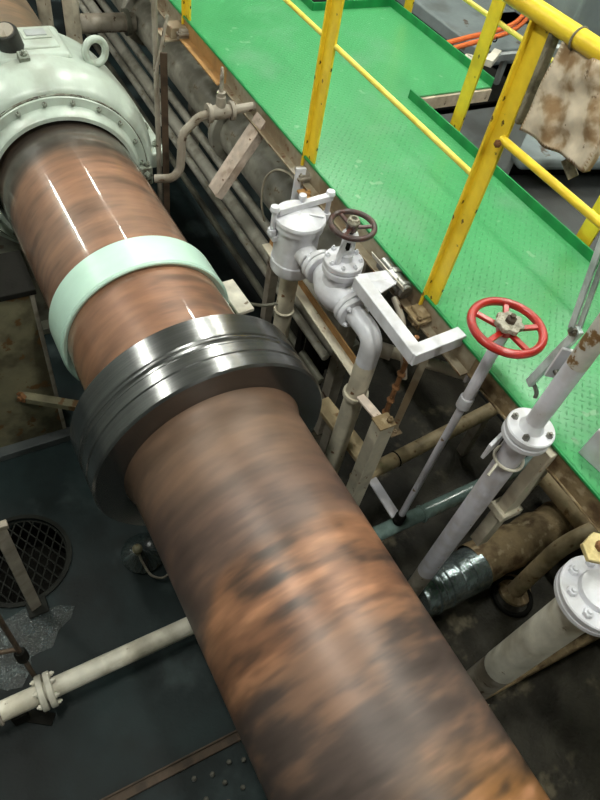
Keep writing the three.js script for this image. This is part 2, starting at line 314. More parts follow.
// ---------------------------------------------------------------- shaft line (group turned a touch off the walkway)
const YAW = 0.02;
{
  const shaft = thing('propeller_shaft', 'huge rust-brown propeller shaft running diagonally beneath the walkway, black coupling midway', 'shaft', V(0.62, -0.445, -0.5));
  const o = V(0.62, -0.445, -0.5), ax = (pr, seg = 96) => { // profile as [r, z]
    const g = clean(new THREE.LatheGeometry(pr.map(([r, z]) => new THREE.Vector2(Math.max(r, 1e-5), z + 0.5)), seg)), uv = g.attributes.uv, p = g.attributes.position;
    for (let i = 0; i < uv.count; i++) uv.setY(i, p.getY(i) - 0.5);
    const c = creased(g, 0.5); c.rotateX(Math.PI / 2); c.translate(o.x, o.y, o.z); return c;
  };
  part('shaft_section', ax([[0, 1.9], [0.338, 1.9], [0.338, -1.0], [0.34, -1.15], [0.355, -1.185], [0.355, -1.25]].reverse()), M.shaftNear, shaft, 'near shaft section with orange and dark rust bands');
  part('shaft_section', ax([[0.36, -1.4], [0.36, -1.47], [0.345, -1.5], [0.345, -3.2]].reverse()), M.shaftFar, shaft, 'oily glossy shaft section before the bearing');
  part('shaft_section', ax([[0.33, -3.2], [0.33, -6.4], [0, -6.4]].reverse()), M.shaftBack, shaft, 'shaft section behind the bearing');
  const R = 0.464, c = 0.008;
  part('coupling_flange', ax([[0.3, -1.318], [R - 0.006, -1.318], [R - 0.006, -1.31], [R - 0.004, -1.308], [R, -1.302], [R, -1.262], [R - 0.004, -1.258], [R - 0.004, -1.25], [R, -1.246], [R, -1.195], [R - c, -1.187], [0.3, -1.187]].reverse(), 128), M.coupling, shaft, 'front black flange of the coupling');
  part('coupling_flange', ax([[0.3, -1.45], [R - c, -1.45], [R, -1.442], [R, -1.345], [R - 0.004, -1.34], [R - 0.004, -1.332], [R - 0.001, -1.325], [R - 0.006, -1.318], [0.3, -1.318]].reverse(), 128), M.coupling, shaft, 'rear black flange of the coupling');
  const ring = part('collar', ax([[0.345, -2.03], [0.368, -2.03], [0.374, -2.024], [0.374, -1.868], [0.368, -1.86], [0.362, -1.858], [0.345, -1.87]].reverse(), 128), M.teal, shaft, 'pale green painted collar');
  shaft.rotation.y = YAW;
}
{
  const zc = -3.0, xc = 0.558, yc = -0.43, o = V(xc, FY, zc);
  const b = thing('shaft_bearing', 'pale green painted bearing housing around the far end of the shaft', 'bearing', o);
  const ax = (pr, seg = 96) => lathe(pr.map(([r, z]) => [r, z - zc]), V(xc, yc, zc), V(0, 0, 1), seg);
  const body = part('housing', [ax([[0.36, -3.6], [0.475, -3.6], [0.49, -3.585], [0.495, -3.52], [0.502, -3.48], [0.512, -3.3], [0.512, -3.18], [0.502, -3.11], [0.465, -3.04], [0.434, -3.02], [0.36, -3.02]].reverse()),
    box(0.42, 0.12, 0.32, xc - 0.04, yc + 0.455, -3.39, 0, 0, 0, 0.03), box(0.3, 0.03, 0.22, xc - 0.02, yc + 0.51, -3.4, 0, 0, 0, 0.012)], M.mint, b);
  part('end_cover', ax([[0.35, -3.03], [0.432, -3.03], [0.432, -3.006], [0.428, -3.0], [0.392, -2.998], [0.386, -2.975], [0.378, -2.945], [0.37, -2.938], [0.352, -2.938], [0.352, -3.03]].reverse()), M.mint, b);
  part('seam_ring', ax([[0.43, -3.022], [0.437, -3.022], [0.437, -3.008], [0.43, -3.008], [0.43, -3.022]].reverse()), M.mintDirty, b, 'dark dirty joint around the end cover');
  ringBolts('bolt', 20, 0.407, V(xc, yc, -3.0), V(0, 0, 1), 0.012, 0.014, M.mintDirty, b, 0.1);
  part('eye_bolt', [torus(0.055, 0.018, V(xc + 0.29, yc + 0.49, -3.28), V(0.25, 0.1, 1).normalize()), rod(V(xc + 0.275, yc + 0.38, -3.28), V(xc + 0.28, yc + 0.44, -3.28), 0.02)], M.mint, b);
  const np = part('nameplate', box(0.13, 0.008, 0.1, xc + 0.045, yc + 0.528, -3.42), M.mint, b);
  part('plate_face', box(0.095, 0.006, 0.065, xc + 0.045, yc + 0.534, -3.42), M.greyLight, np, 'blank grey plate face');
  const cap = part('oil_cap', lathe([[0, 0.11], [0.052, 0.11], [0.059, 0.1], [0.06, 0.0], [0.045, -0.02], [0.05, -0.06], [0, -0.06]].reverse(), V(xc - 0.085, yc + 0.5, -3.33), V(-0.25, 1, 0.3), 40), M.blackRubber, b, 'black filler cap');
  part('cap_top', lathe([[0, 0.114], [0.042, 0.114], [0.044, 0.108], [0, 0.108]].reverse(), V(xc - 0.085, yc + 0.5, -3.33), V(-0.25, 1, 0.3), 32), M.creamDark, cap);
  part('lug', [box(0.05, 0.08, 0.05, xc - 0.06, yc + 0.495, -3.22, 0.3), bolt(V(xc - 0.06, yc + 0.525, -3.21), V(0, 1, 0.3), 0.016, 0.02)], M.mintDirty, b);
  // joint flange of the two housing halves, and the foot on the floor
  for (const sx of [-1, 1]) {
    const jf = part('joint_flange', box(0.13, 0.09, 0.55, xc + sx * 0.53, yc - 0.05, -3.4, 0, 0, 0, 0.012), M.mint, b);
    for (const z of [-3.2, -3.38, -3.56]) part('flange_bolt', bolt(V(xc + sx * 0.555, yc - 0.005, z), V(0, 1, 0), 0.02, 0.025), M.mintDirty, jf);
  }
  part('cover_lug', [box(0.07, 0.1, 0.06, xc + 0.41, yc - 0.02, -2.98), bolt(V(xc + 0.41, yc + 0.0, -2.95), V(0, 0, 1), 0.018, 0.02), bolt(V(xc + 0.42, yc + 0.03, -2.97), V(0.3, 1, 0.2), 0.014, 0.02)], M.mintDirty, b, 'grimy lug with bolts on the cover edge');
  part('pedestal', [box(1.05, 0.6, 0.6, xc, FY + 0.3, -3.4, 0, 0, 0, 0.01), box(1.3, 0.05, 0.75, xc, FY + 0.025, -3.4)], M.olive, b, 'dark olive bearing pedestal');
}

// ---------------------------------------------------------------- walkway
{
  const w = thing('walkway', 'green chequer plate walkway with raised edges and beige side beam', 'walkway', V(1.9, FY, -1.5));
  const X0 = 1.5, X1 = 2.335, X2 = 2.93, Z0 = -6.0, ZA = -3.72, ZB = -2.63, Z1 = 1.6;
  const s = new THREE.Shape([[X0, -Z1], [X1, -Z1], [X1, -ZB], [X2, -ZB], [X2, -ZA], [X1, -ZA], [X1, -Z0], [X0, -Z0]].map(([x, y]) => new THREE.Vector2(x, y)));
  const g = new THREE.ExtrudeGeometry(s, { depth: 0.008, bevelEnabled: false }); g.rotateX(-Math.PI / 2); g.translate(0, -0.008, 0);
  part('deck_plate', uvm(g), M.chequer, w);
  const toe = (x0, z0, x1, z1) => part('toe_board', bar(V(x0, 0.022, z0), V(x1, 0.022, z1), 0.05, 0.008, V(0, 1, 0)), M.greenEdge, w);
  toe(X1, Z1, X1, ZB); toe(X2, ZB, X2, ZA); toe(X2, ZA, X1, ZA); toe(X1, ZA, X1, Z0);
  part('plate_edge', bar(V(X0 - 0.004, -0.004, Z1), V(X0 - 0.004, -0.004, Z0), 0.012, 0.012, V(1, 0, 0)), M.greenEdge, w);
  part('edge_facing', bar(V(X1 + 0.01, -0.045, ZB + 0.004), V(X2, -0.045, ZB + 0.004), 0.07, 0.02, V(0, 1, 0)), M.facing, w, 'cracked pale facing of the deck corner');
  const ch = (z0, z1, mat, lab, fl = 0.045) => part('edge_beam', [bar(V(X0 + 0.004, -0.055, z0), V(X0 + 0.004, -0.055, z1), 0.09, 0.012, V(0, 1, 0)), bar(V(X0 - fl / 2 + 0.005, -0.1, z0), V(X0 - fl / 2 + 0.005, -0.1, z1), fl, 0.01, V(1, 0, 0))], mat, w, lab);
  ch(-0.95, -3.15, M.beam, 'beige angle edge beam'); ch(-3.15, -3.75, M.tanRust, 'tan rusty stretch of edge beam', 0.06); ch(-3.75, Z0, M.beam); ch(Z1, -0.95, M.rustBeam, 'heavily rusted stretch of edge beam', 0.014);
  part('edge_beam', [bar(V(X1 - 0.03, -0.06, Z1), V(X1 - 0.03, -0.06, Z0), 0.1, 0.012, V(0, 1, 0))], M.beam, w);
  for (const z of [-5, -3.9, -2.45, -1.2, -0.1, 1.1]) part('cross_beam', bar(V(X0 + 0.02, -0.06, z), V(X1 - 0.04, -0.06, z), 0.09, 0.05, V(0, 1, 0)), M.beam, w);
  for (const [x, z] of [[1.56, -1.72], [X1 - 0.1, -2.45], [X1 - 0.1, -4.6], [1.92, -4.6], [1.62, 1.35], [X1 - 0.1, 1.35]]) part('support_leg', bar(V(x, FY, z), V(x, -0.1, z), 0.07, 0.07), M.creamDark, w);
  part('gusset_plate', [box(0.16, 0.012, 0.16, 1.44, -0.11, -3.78), box(0.1, 0.06, 0.1, 1.45, -0.075, -3.76)], M.beam, w);
}
// left railing: flat bar posts on the walkway edge
{
  const r = thing('railing', 'yellow railing with flat posts along the shaft side of the walkway', 'railing', V(1.5, 0, -1.26));
  const posts = [[-3.72, 0.075], [-2.235, 0.078], [-1.255, 0.066]];
  for (const [z, wd] of posts) {
    const p = part('post', [bar(V(1.508, -0.05, z), V(1.508, 0.985, z), 0.012, wd, V(1, 0, 0)), bar(V(1.495, -0.05, z - wd * 0.46), V(1.495, 0.985, z - wd * 0.46), 0.022, 0.01, V(1, 0, 0))], M.yellow, r);
    part('foot_bracket', [box(0.05, 0.07, 0.075, 1.478, -0.085, z), box(0.07, 0.012, 0.1, 1.468, -0.07, z), bolt(V(1.45, -0.064, z + 0.03), V(0, 1, 0), 0.012, 0.014), bolt(V(1.455, -0.095, z + 0.02), V(-1, 0, 0), 0.012, 0.014)], z < -2 ? M.creamDark : M.rustBeam, p, 'dirty clamp at the post foot');
  }
  part('top_rail', pipe([V(1.5, 1.0, 1.3), V(1.5, 1.0, -6)], 0.025), M.yellow, r);
  part('mid_rail', pipe([V(1.512, 0.507, -1.262), V(1.512, 0.522, -6)], 0.010), M.yellowPale, r, 'thin bright lower rail');
  part('mid_rail', pipe([V(1.5, 0.67, -1.235), V(1.5, 0.665, 1.3)], 0.0125), M.yellow, r, 'middle rail beyond the near post');
  part('rail_bolt', bolt(V(1.485, 0.66, -1.23), V(-0.6, 0.2, 0.6), 0.012, 0.012), M.rust, r);
  part('post', bar(V(1.497, 0, 1.25), V(1.497, 0.98, 1.25), 0.012, 0.062, V(1, 0, 0)), M.yellow, r);
}
{
  const r = thing('railing', 'yellow railing on the far side of the walkway beside the grey deck', 'railing', V(2.42, 0, -1.3));
  for (const [x, z, y0] of [[2.41, -2.3, -0.05], [2.37, -1.31, -0.05], [3.0, -3.62, -0.05]]) {
    part('post', [bar(V(x, y0, z), V(x, 0.985, z), 0.012, 0.08, V(1, 0, 0)), bar(V(x + 0.025, y0, z - 0.03), V(x + 0.025, 0.985, z - 0.03), 0.045, 0.01, V(1, 0, 0))], M.yellow, r);
    part('post_foot', box(0.13, 0.05, 0.09, x - 0.02, -0.085, z), M.beam, r);
  }
  part('top_rail', pipe([V(2.42, 1.0, 1.2), V(2.42, 1.0, -2.32)], 0.022), M.yellow, r);
  part('mid_rail', pipe([V(2.42, 0.52, -2.64), V(2.42, 0.52, 1.2)], 0.011), M.yellowPale, r, 'thin pale lower rail');
  part('knee_rail', pipe([V(2.42, 0.12, -1.33), V(2.42, 0.13, 1.2)], 0.013), M.yellow, r);
}
// dirty cloth wrapped over a board on the near rail
{
  const c = thing('wrapped_board', 'dirty tan cloth wrapped over a board hanging from the top yellow rail', 'cloth', V(1.5, 0.73, -1.07));
  const nx = 26, ny = 26, w = 0.26, h = 0.26, pos = [], idx = [];
  const f = (i, j) => { const u = i / nx, v = j / ny, en = Math.sin(Math.PI * u) ** 0.5, bx = 0.018 + en * (0.007 * Math.sin(u * 7 + v * 4) + 0.006 * Math.sin(v * 13 - u * 6) + 0.004 * Math.sin(u * 19 + v * 11)); const fl = 1 - v; return [1.5 - bx - 0.012 * fl * u, 0.735 + v * h + 0.03 * u * fl + 0.004 * Math.sin(u * 11), -1.174 + u * (w - 0.02 * v) + 0.0025 * Math.sin(v * 9) + 0.012 * v]; };
  for (let j = 0; j <= ny; j++) for (let i = 0; i <= nx; i++) pos.push(...f(i, j));
  const N = pos.length / 3; for (let k = 0; k < N; k++) pos.push(pos[3 * k] + 0.02 + 0.006, pos[3 * k + 1], pos[3 * k + 2]);
  for (let j = 0; j < ny; j++) for (let i = 0; i < nx; i++) { const a = j * (nx + 1) + i, b = a + 1, d = a + nx + 1, e = d + 1; idx.push(a, d, b, b, d, e, N + a, N + b, N + d, N + b, N + e, N + d); }
  const edge = (a, b) => idx.push(a, b, N + a, b, N + b, N + a);
  for (let i = 0; i < nx; i++) { edge(i, i + 1); edge(ny * (nx + 1) + i + 1, ny * (nx + 1) + i); }
  for (let j = 0; j < ny; j++) { edge((j + 1) * (nx + 1), j * (nx + 1)); edge(j * (nx + 1) + nx, (j + 1) * (nx + 1) + nx); }
  const g = new THREE.BufferGeometry(); g.setAttribute('position', new THREE.Float32BufferAttribute(pos, 3)); g.setIndex(idx); g.computeVertexNormals();
  part('cloth_front', uvm(g), M.cloth, c);
  part('cloth_side', [bar(V(1.505, 0.735, -1.2), V(1.5, 0.985, -1.205), 0.03, 0.022, V(1, 0, 0.4), 0.008)], M.clothDark, c, 'grimy grey folded side');
  part('corner_flap', [bar(V(1.5, 0.745, -1.0), V(1.505, 0.715, -0.955), 0.03, 0.005, V(0.3, 0.2, 1))], M.clothDark, c);
  for (const z of [-1.13, -1.0]) part('tie', torus(0.0275, 0.003, V(1.5, 0.998, z), V(0, 0, 1), Math.PI * 2, 24), M.clothDark, c);
}

// ---------------------------------------------------------------- strainer, globe valve and elbow pipe
{
  const x = 1.28, z = -1.9, s = thing('strainer', 'white painted cylindrical strainer with bolted lid and yoke bar', 'strainer', V(x, FY, z));
  part('body', [lathe([[0.04, -0.31], [0.09, -0.31], [0.1, -0.295], [0.101, -0.245], [0.097, -0.24], [0.097, -0.075], [0.108, -0.07], [0.108, -0.045], [0.06, -0.045]], V(x, 0, z), V(0, 1, 0), 48), rod(V(x, -0.16, z + 0.06), V(x, -0.16, z + 0.14), 0.05)], M.white, s);
  const lid = part('lid', lathe([[0.05, -0.043], [0.112, -0.043], [0.114, -0.035], [0.11, -0.024], [0.09, -0.02], [0.04, -0.012], [0, -0.01]], V(x, 0, z), V(0, 1, 0), 48), M.white, s);
  part('lid_rib', bar(V(x + 0.03, -0.012, z + 0.02), V(x + 0.085, -0.014, z + 0.05), 0.008, 0.014, V(0, 1, 0)), M.white, lid);
  part('yoke_bar', [bar(V(x - 0.1, 0.002, z - 0.02), V(x + 0.18, 0.002, z - 0.05), 0.03, 0.03, V(0, 1, 0)), rod(V(x + 0.02, -0.02, z - 0.035), V(x + 0.02, 0.045, z - 0.035), 0.01), lathe([[0, 0.03], [0.015, 0.03], [0.018, 0.038], [0.016, 0.05], [0, 0.052]], V(x + 0.02, 0, z - 0.035), V(0, 1, 0), 24)], M.white, s);
  for (const [dx, dz] of [[-0.115, -0.02], [0.17, -0.05]]) {
    part('clamp_bolt', [rod(V(x + dx, -0.12, z + dz), V(x + dx, 0.02, z + dz), 0.011), lathe([[0, 0.004], [0.018, 0.004], [0.022, 0.015], [0.018, 0.03], [0, 0.032]], V(x + dx, 0, z + dz), V(0, 1, 0), 24), lathe([[0, -0.11], [0.018, -0.11], [0.022, -0.095], [0.018, -0.08], [0, -0.08]], V(x + dx, 0, z + dz), V(0, 1, 0), 24), box(0.05, 0.03, 0.04, x + dx * 0.8, -0.125, z + dz)], M.white, s);
  }
  part('down_pipe', [rod(V(x, FY, z), V(x, -0.3, z), 0.043)], M.cream, s, 'cream pipe below the strainer');
  part('clamp_ring', torus(0.044, 0.007, V(x, -0.57, z), V(0, 1, 0)), M.cream, s);
}
function handwheel(parent, c, R, rr, spokes, mat, hubMat, ph = 0, tilt = 0.004) {
  const wh = part('handwheel', torus(R - rr, rr, c, V(0, 1, 0), Math.PI * 2, 80), mat, parent);
  for (let i = 0; i < spokes; i++) { const a = ph + i / spokes * Math.PI * 2, d = V(Math.cos(a), 0, Math.sin(a)); part('spoke', bar(c.clone().addScaledVector(d, R * 0.16).add(V(0, -0.01, 0)), c.clone().addScaledVector(d, R - rr), rr * 1.35, rr * 0.9, V(-d.z, 0, d.x)), mat, wh); }
  part('hub', lathe([[0, -0.022], [R * 0.22, -0.022], [R * 0.24, -0.012], [R * 0.24, 0.004], [R * 0.2, 0.008], [0, 0.008]], c, V(0, 1, 0), 32), mat, wh);
  return wh;
}
{
  const x = 1.29, z = -1.56, y = -0.15, v = thing('globe_valve', 'white globe valve with small rusty brown handwheel', 'valve', V(x, y - 0.09, z));
  part('body', [lathe([[0.035, -0.14], [0.045, -0.12], [0.062, -0.09], [0.08, -0.045], [0.085, 0], [0.08, 0.045], [0.062, 0.09], [0.045, 0.11], [0.035, 0.12]], V(x, y, z), V(0, 0, 1), 40), lathe([[0, -0.08], [0.05, -0.07], [0.075, -0.02], [0.07, 0.04], [0.062, 0.12]], V(x, y, z), V(0, 1, 0), 40)], M.white, v);
  for (const sgn of [-1, 1]) {
    const f = part('end_flange', lathe([[0.03, -0.012], [0.07, -0.012], [0.073, -0.008], [0.073, 0.008], [0.07, 0.012], [0.03, 0.012]], V(x, y, z + (sgn < 0 ? -0.135 : 0.112)), V(0, 0, 1), 40), M.white, v);
    const f2 = part('pipe_flange', lathe([[0.03, -0.012], [0.07, -0.012], [0.073, -0.008], [0.073, 0.008], [0.07, 0.012], [0.03, 0.012]], V(x, y, z + (sgn < 0 ? -0.162 : 0.139)), V(0, 0, 1), 40), M.white, v);
    ringBolts('bolt', 4, 0.058, V(x, y, z + (sgn < 0 ? -0.174 : 0.151)), V(0, 0, sgn), 0.01, 0.012, M.white, f2, 0.785);
  }
  const bf = part('bonnet_flange', [lathe([[0.03, 0.1], [0.076, 0.1], [0.08, 0.105], [0.08, 0.126], [0.076, 0.13], [0.03, 0.13]], V(x, y, z), V(0, 1, 0), 48), lathe([[0.03, 0.133], [0.076, 0.133], [0.08, 0.138], [0.08, 0.156], [0.076, 0.16], [0.034, 0.165], [0.03, 0.19], [0, 0.19]], V(x, y, z), V(0, 1, 0), 48)], M.white, v);
  ringBolts('bolt', 8, 0.066, V(x, y + 0.158, z), V(0, 1, 0), 0.01, 0.014, M.white, bf, 0.2);
  part('yoke', [bar(V(x - 0.045, y + 0.16, z + 0.02), V(x - 0.026, y + 0.27, z + 0.008), 0.02, 0.014), bar(V(x + 0.045, y + 0.16, z - 0.02), V(x + 0.026, y + 0.27, z - 0.008), 0.02, 0.014), lathe([[0.01, 0.262], [0.034, 0.262], [0.036, 0.27], [0.03, 0.284], [0.01, 0.284]], V(x, y, z), V(0, 1, 0), 24)], M.white, v);
  part('stem', rod(V(x, y + 0.17, z), V(x, y + 0.345, z), 0.011), M.dark, v);
  part('gland', [box(0.05, 0.016, 0.03, x, y + 0.2, z), bolt(V(x - 0.02, y + 0.205, z + 0.006), V(0, 1, 0), 0.009, 0.014), bolt(V(x + 0.02, y + 0.205, z - 0.006), V(0, 1, 0), 0.009, 0.014)], M.white, v);
  const wh = handwheel(v, V(x, y + 0.32, z), 0.094, 0.011, 3, M.rustRed, M.capGrey, 0.4);
  part('wheel_nut', [lathe([[0, 0.006], [0.022, 0.006], [0.026, 0.016], [0.02, 0.03], [0.012, 0.032], [0.012, 0.02], [0, 0.02]], V(x, y + 0.32, z), V(0, 1, 0), 7)], M.capGrey, wh, 'pale hub nut');
}
{
  const x = 1.29, p = thing('elbow_pipe', 'white topped cream pipe bending down from the globe valve', 'pipe', V(x, FY, -1.265));
  part('elbow', pipe([V(x, -0.15, -1.41), V(x, -0.15, -1.265), V(x, -0.29, -1.265)], 0.044, 0.13), M.white, p, 'white painted bend');
  part('pipe_run', rod(V(x, FY, -1.265), V(x, -0.285, -1.265), 0.044), M.cream, p);
  part('sleeve_ring', lathe([[0.045, -0.012], [0.055, -0.012], [0.057, 0], [0.055, 0.012], [0.045, 0.012]], V(x, -0.49, -1.265), V(0, 1, 0), 32), M.cream, p);
}
// square guard frame beside the walkway
{
  const g = thing('guard_frame', 'white square bar bracket bent around beside the walkway edge', 'bracket', V(1.3, -0.03, -1.2));
  const y = -0.012, w = 0.052, h = 0.056;
  part('side_bar', bar(V(1.295, y, -1.45), V(1.285, y, -1.03), w, h), M.white, g);
  part('end_bar', bar(V(1.262, y, -1.045), V(1.505, y, -1.06), h, w, V(0, 1, 0)), M.white, g);
  part('top_plate', [bar(V(1.285, y + 0.005, -1.435), V(1.44, y + 0.005, -1.415), h * 0.8, w, V(0, 1, 0)), box(0.1, 0.008, 0.075, 1.36, y + 0.022, -1.39, 0, 0.3)], M.white, g);
}
{
  const g = thing('small_cock', 'tarnished small cock valve with thin lever tucked under walkway edge', 'valve', V(1.46, -0.12, -1.42));
  part('barrel', [rod(V(1.465, -0.03, -1.53), V(1.455, -0.03, -1.34), 0.03), rod(V(1.465, -0.03, -1.46), V(1.465, -0.03, -1.43), 0.036), rod(V(1.458, -0.03, -1.375), V(1.457, -0.03, -1.355), 0.036)], M.steel, g);
  part('lever', bar(V(1.415, 0.01, -1.55), V(1.42, 0.01, -1.33), 0.004, 0.03, V(1, 0.4, 0)), M.creamClean, g, 'thin pale lever plate');
  part('tail_pipe', pipe([V(1.42, -0.06, -1.36), V(1.4, -0.08, -1.26), V(1.4, -0.3, -1.14)], 0.013, 0.05), M.creamDark, g);
}
for (const [x, z, y0, y1, lab, m] of [[1.385, -1.15, -0.75, -0.06, 'rust crusted thin rod hanging behind the white guard bracket', M.rust], [1.42, -1.1, -0.62, -0.05, 'pale flat hanger strip behind the white guard bracket', M.beam]]) {
  const h = thing('hanger_rod', lab, 'rod', V(x, y0, z));
  if (m === M.rust) { part('rod', rod(V(x, y0, z), V(x, y1, z), 0.011), m, h); for (let k = 0; k < 7; k++) part('rust_lump', lathe([[0, -0.014], [0.014, -0.01], [0.017 + 0.004 * rnd(), 0], [0.013, 0.011], [0, 0.014]], V(x, y0 + 0.05 + k * 0.085, z), V(0.2, 1, 0.1), 10), m, h); }
  else part('strip', [bar(V(x, y0, z), V(x, y1, z), 0.03, 0.008, V(1, 0, 1)), box(0.06, 0.008, 0.06, x, y0, z), bolt(V(x, y0, z + 0.01), V(0, 1, 0), 0.012, 0.014)], m, h);
}

// ---------------------------------------------------------------- red wheel spindle
{
  const x = 1.46, z = -0.88, s = thing('valve_spindle', 'bright red handwheel on a tall pale extension spindle beside the walkway', 'handwheel', V(x, -1.12, z));
  const wh = handwheel(s, V(x, 0.225, z), 0.134, 0.0145, 5, M.red, M.red, 0.35);
  const c = part('wheel_cap', (() => { const sh = new THREE.Shape(); for (let i = 0; i <= 72; i++) { const a = i / 72 * Math.PI * 2, r = 0.042 + 0.0045 * Math.cos(7 * a); i ? sh.lineTo(r * Math.cos(a), r * Math.sin(a)) : sh.moveTo(r, 0); } const g = new THREE.ExtrudeGeometry(sh, { depth: 0.012, bevelEnabled: true, bevelSize: 0.003, bevelThickness: 0.003, bevelSegments: 2 }); g.rotateX(-Math.PI / 2); g.translate(x, 0.236, z); return uvm(g); })(), M.capGrey, wh, 'scalloped grey cap');
  part('cap_nut', lathe([[0, 0], [0.018, 0], [0.018, 0.014], [0.01, 0.02], [0.01, 0.028], [0, 0.028]], V(x, 0.25, z), V(0, 1, 0), 6), M.brownBar, wh, 'dark centre nut');
  part('sleeve', [rod(V(x, -0.17, z), V(x, 0.205, z), 0.021)], M.lilac, s);
  part('neck', rod(V(x, 0.17, z), V(x, 0.22, z), 0.015), M.dark, s);
  part('collar', lathe([[0.015, -0.03], [0.024, -0.03], [0.027, -0.025], [0.027, 0.025], [0.024, 0.03], [0.015, 0.03]], V(x, -0.17, z), V(0, 1, 0), 32), M.white, s);
  part('lower_rod', rod(V(x, -1.1, z), V(x, -0.18, z), 0.0155), M.lilac, s);
  part('knuckle', [lathe([[0, -0.04], [0.02, -0.04], [0.026, -0.03], [0.026, 0.03], [0.02, 0.045], [0, 0.045]], V(x, -1.09, z), V(0, 1, 0), 20), rod(V(x - 0.035, -1.09, z), V(x + 0.035, -1.09, z), 0.012)], M.dark, s, 'dark greasy universal joint');
  part('wall_bracket', [bar(V(x, -0.15, z), V(1.6, -0.14, -0.95), 0.05, 0.04, V(0, 1, 0)), box(0.05, 0.14, 0.012, 1.53, -0.09, -0.955)], M.white, s, 'white steady bracket to the walkway beam');
}
{
  const p = thing('cross_pipe', 'wet teal grey pipe crossing beneath the red wheel spindle', 'pipe', V(1.85, -1.22, -0.88));
  part('pipe_run', rod(V(1.3, -1.165, -0.88), V(2.6, -1.165, -0.89), 0.039), M.tealPipe, p);
  part('pipe_clamp', torus(0.041, 0.006, V(1.62, -1.165, -0.88), V(1, 0, 0)), M.tealPipe, p);
  for (const x of [2.5, 1.36]) part('saddle', box(0.05, 0.31, 0.07, x, -1.345, -0.885), M.creamDark, p);
}
{
  const p = thing('strut', 'pale flat strut sloping from the cream box post towards the spindle joint', 'bar', V(1.47, -1.15, -1.08));
  part('flat_bar', bar(V(1.455, -1.1, -0.9), V(1.44, -1.06, -1.42), 0.05, 0.012, V(1, 0, 0)), M.lilac, p);
  part('pad', box(0.08, 0.42, 0.05, 1.44, FY + 0.21, -1.4), M.creamDark, p);
}
// ---------------------------------------------------------------- sounding pipe on the right
{
  const x = 1.42, z = -0.6, s = thing('sounding_pipe', 'tall pale lilac upright pipe with bolted flange and rusty upper length', 'pipe', V(x, FY, z));
  part('lower_pipe', rod(V(x, -1.08, z), V(x, 0.0, z), 0.041), M.lilac, s);
  part('bare_foot', rod(V(x, FY, z), V(x, -1.075, z), 0.0405), M.creamDark, s, 'unpainted brownish lower end');
  part('upper_pipe', rod(V(x, 0.05, z), V(x, 0.36, z), 0.031), M.lilac, s);
  part('rusty_length', rod(V(x, 0.355, z), V(x, 0.9, z), 0.0315), M.lilacRust, s, 'flaking rusty upper length');
  const prof = (y) => [[0.03, y], [0.076, y], [0.08, y + 0.004], [0.08, y + 0.022], [0.076, y + 0.026], [0.03, y + 0.026]];
  part('flange', lathe(prof(0.0), V(x, 0, z), V(0, 1, 0), 48), M.white, s);
  const f = part('flange', [lathe(prof(0.029), V(x, 0, z), V(0, 1, 0), 48), lathe([[0.046, 0.05], [0.038, 0.062], [0.031, 0.085]], V(x, 0, z), V(0, 1, 0), 32)], M.white, s);
  ringBolts('bolt', 4, 0.06, V(x, 0.053, z), V(0, 1, 0), 0.012, 0.014, M.steel, f, 0.5);
  part('u_bolt', [torus(0.05, 0.006, V(x, -0.13, z), V(0, 1, 0)), rod(V(x - 0.05, -0.13, z), V(x - 0.1, -0.15, z + 0.02), 0.005)], M.creamClean, s, 'pale u-bolt ring');
  part('bracket_plate', [box(0.1, 0.08, 0.012, x - 0.06, -0.07, z - 0.045, 0, 0.3), bar(V(x, -0.09, z - 0.045), V(1.52, -0.09, -0.68), 0.06, 0.014, V(0, 1, 0))], M.white, s);
}
{
  const g = thing('lever_arm', 'galvanised flat lever linked to a plate beside the rusty upright pipe', 'lever', V(1.45, 0.16, -0.7));
  part('upper_link', [bar(V(1.44, 0.41, -0.685), V(1.46, 0.78, -0.79), 0.006, 0.024, V(1, 0, 0.3)), bar(V(1.462, 0.41, -0.675), V(1.482, 0.78, -0.78), 0.006, 0.02, V(1, 0, 0.3))], M.galvanised, g);
  part('lower_arm', bar(V(1.45, 0.425, -0.665), V(1.44, 0.15, -0.7), 0.016, 0.03, V(1, 0, 0.3)), M.galvanised, g);
  part('pivot', [bolt(V(1.44, 0.41, -0.68), V(-0.5, 0.3, 0.8), 0.014, 0.016), rod(V(1.44, 0.4, -0.68), V(1.475, 0.41, -0.685), 0.009)], M.steel, g);
  part('plate', box(0.012, 0.12, 0.08, 1.452, 0.3, -0.64, 0, 0.9), M.white, g, 'white square plate');
  part('hook', [curveTube([V(1.44, 0.17, -0.695), V(1.45, 0.15, -0.68), V(1.452, 0.135, -0.665), V(1.45, 0.12, -0.66)], 0.007), rod(V(1.44, 0.27, -0.66), V(1.425, 0.27, -0.61), 0.01)], M.steel, g);
  part('shackle', [torus(0.022, 0.007, V(1.47, 0.8, -0.79), V(0.6, 0, 0.8)), bolt(V(1.465, 0.77, -0.775), V(-0.5, 0.3, 0.8), 0.014, 0.02)], M.galvanised, g);
}
{
  const p = thing('bracket_plate', 'pale lilac upright plate at the right picture edge on the walkway side', 'plate', V(1.6, 0, -0.43));
  part('plate', box(0.014, 0.13, 0.12, 1.565, 0.065, -0.42, 0, 0.15), M.lilac, p); part('foot', box(0.08, 0.012, 0.12, 1.6, 0.006, -0.42, 0, 0.15), M.lilac, p);
  part('bolt', bolt(V(1.62, 0.01, -0.42), V(0, 1, 0), 0.012, 0.014), M.steel, p);
}
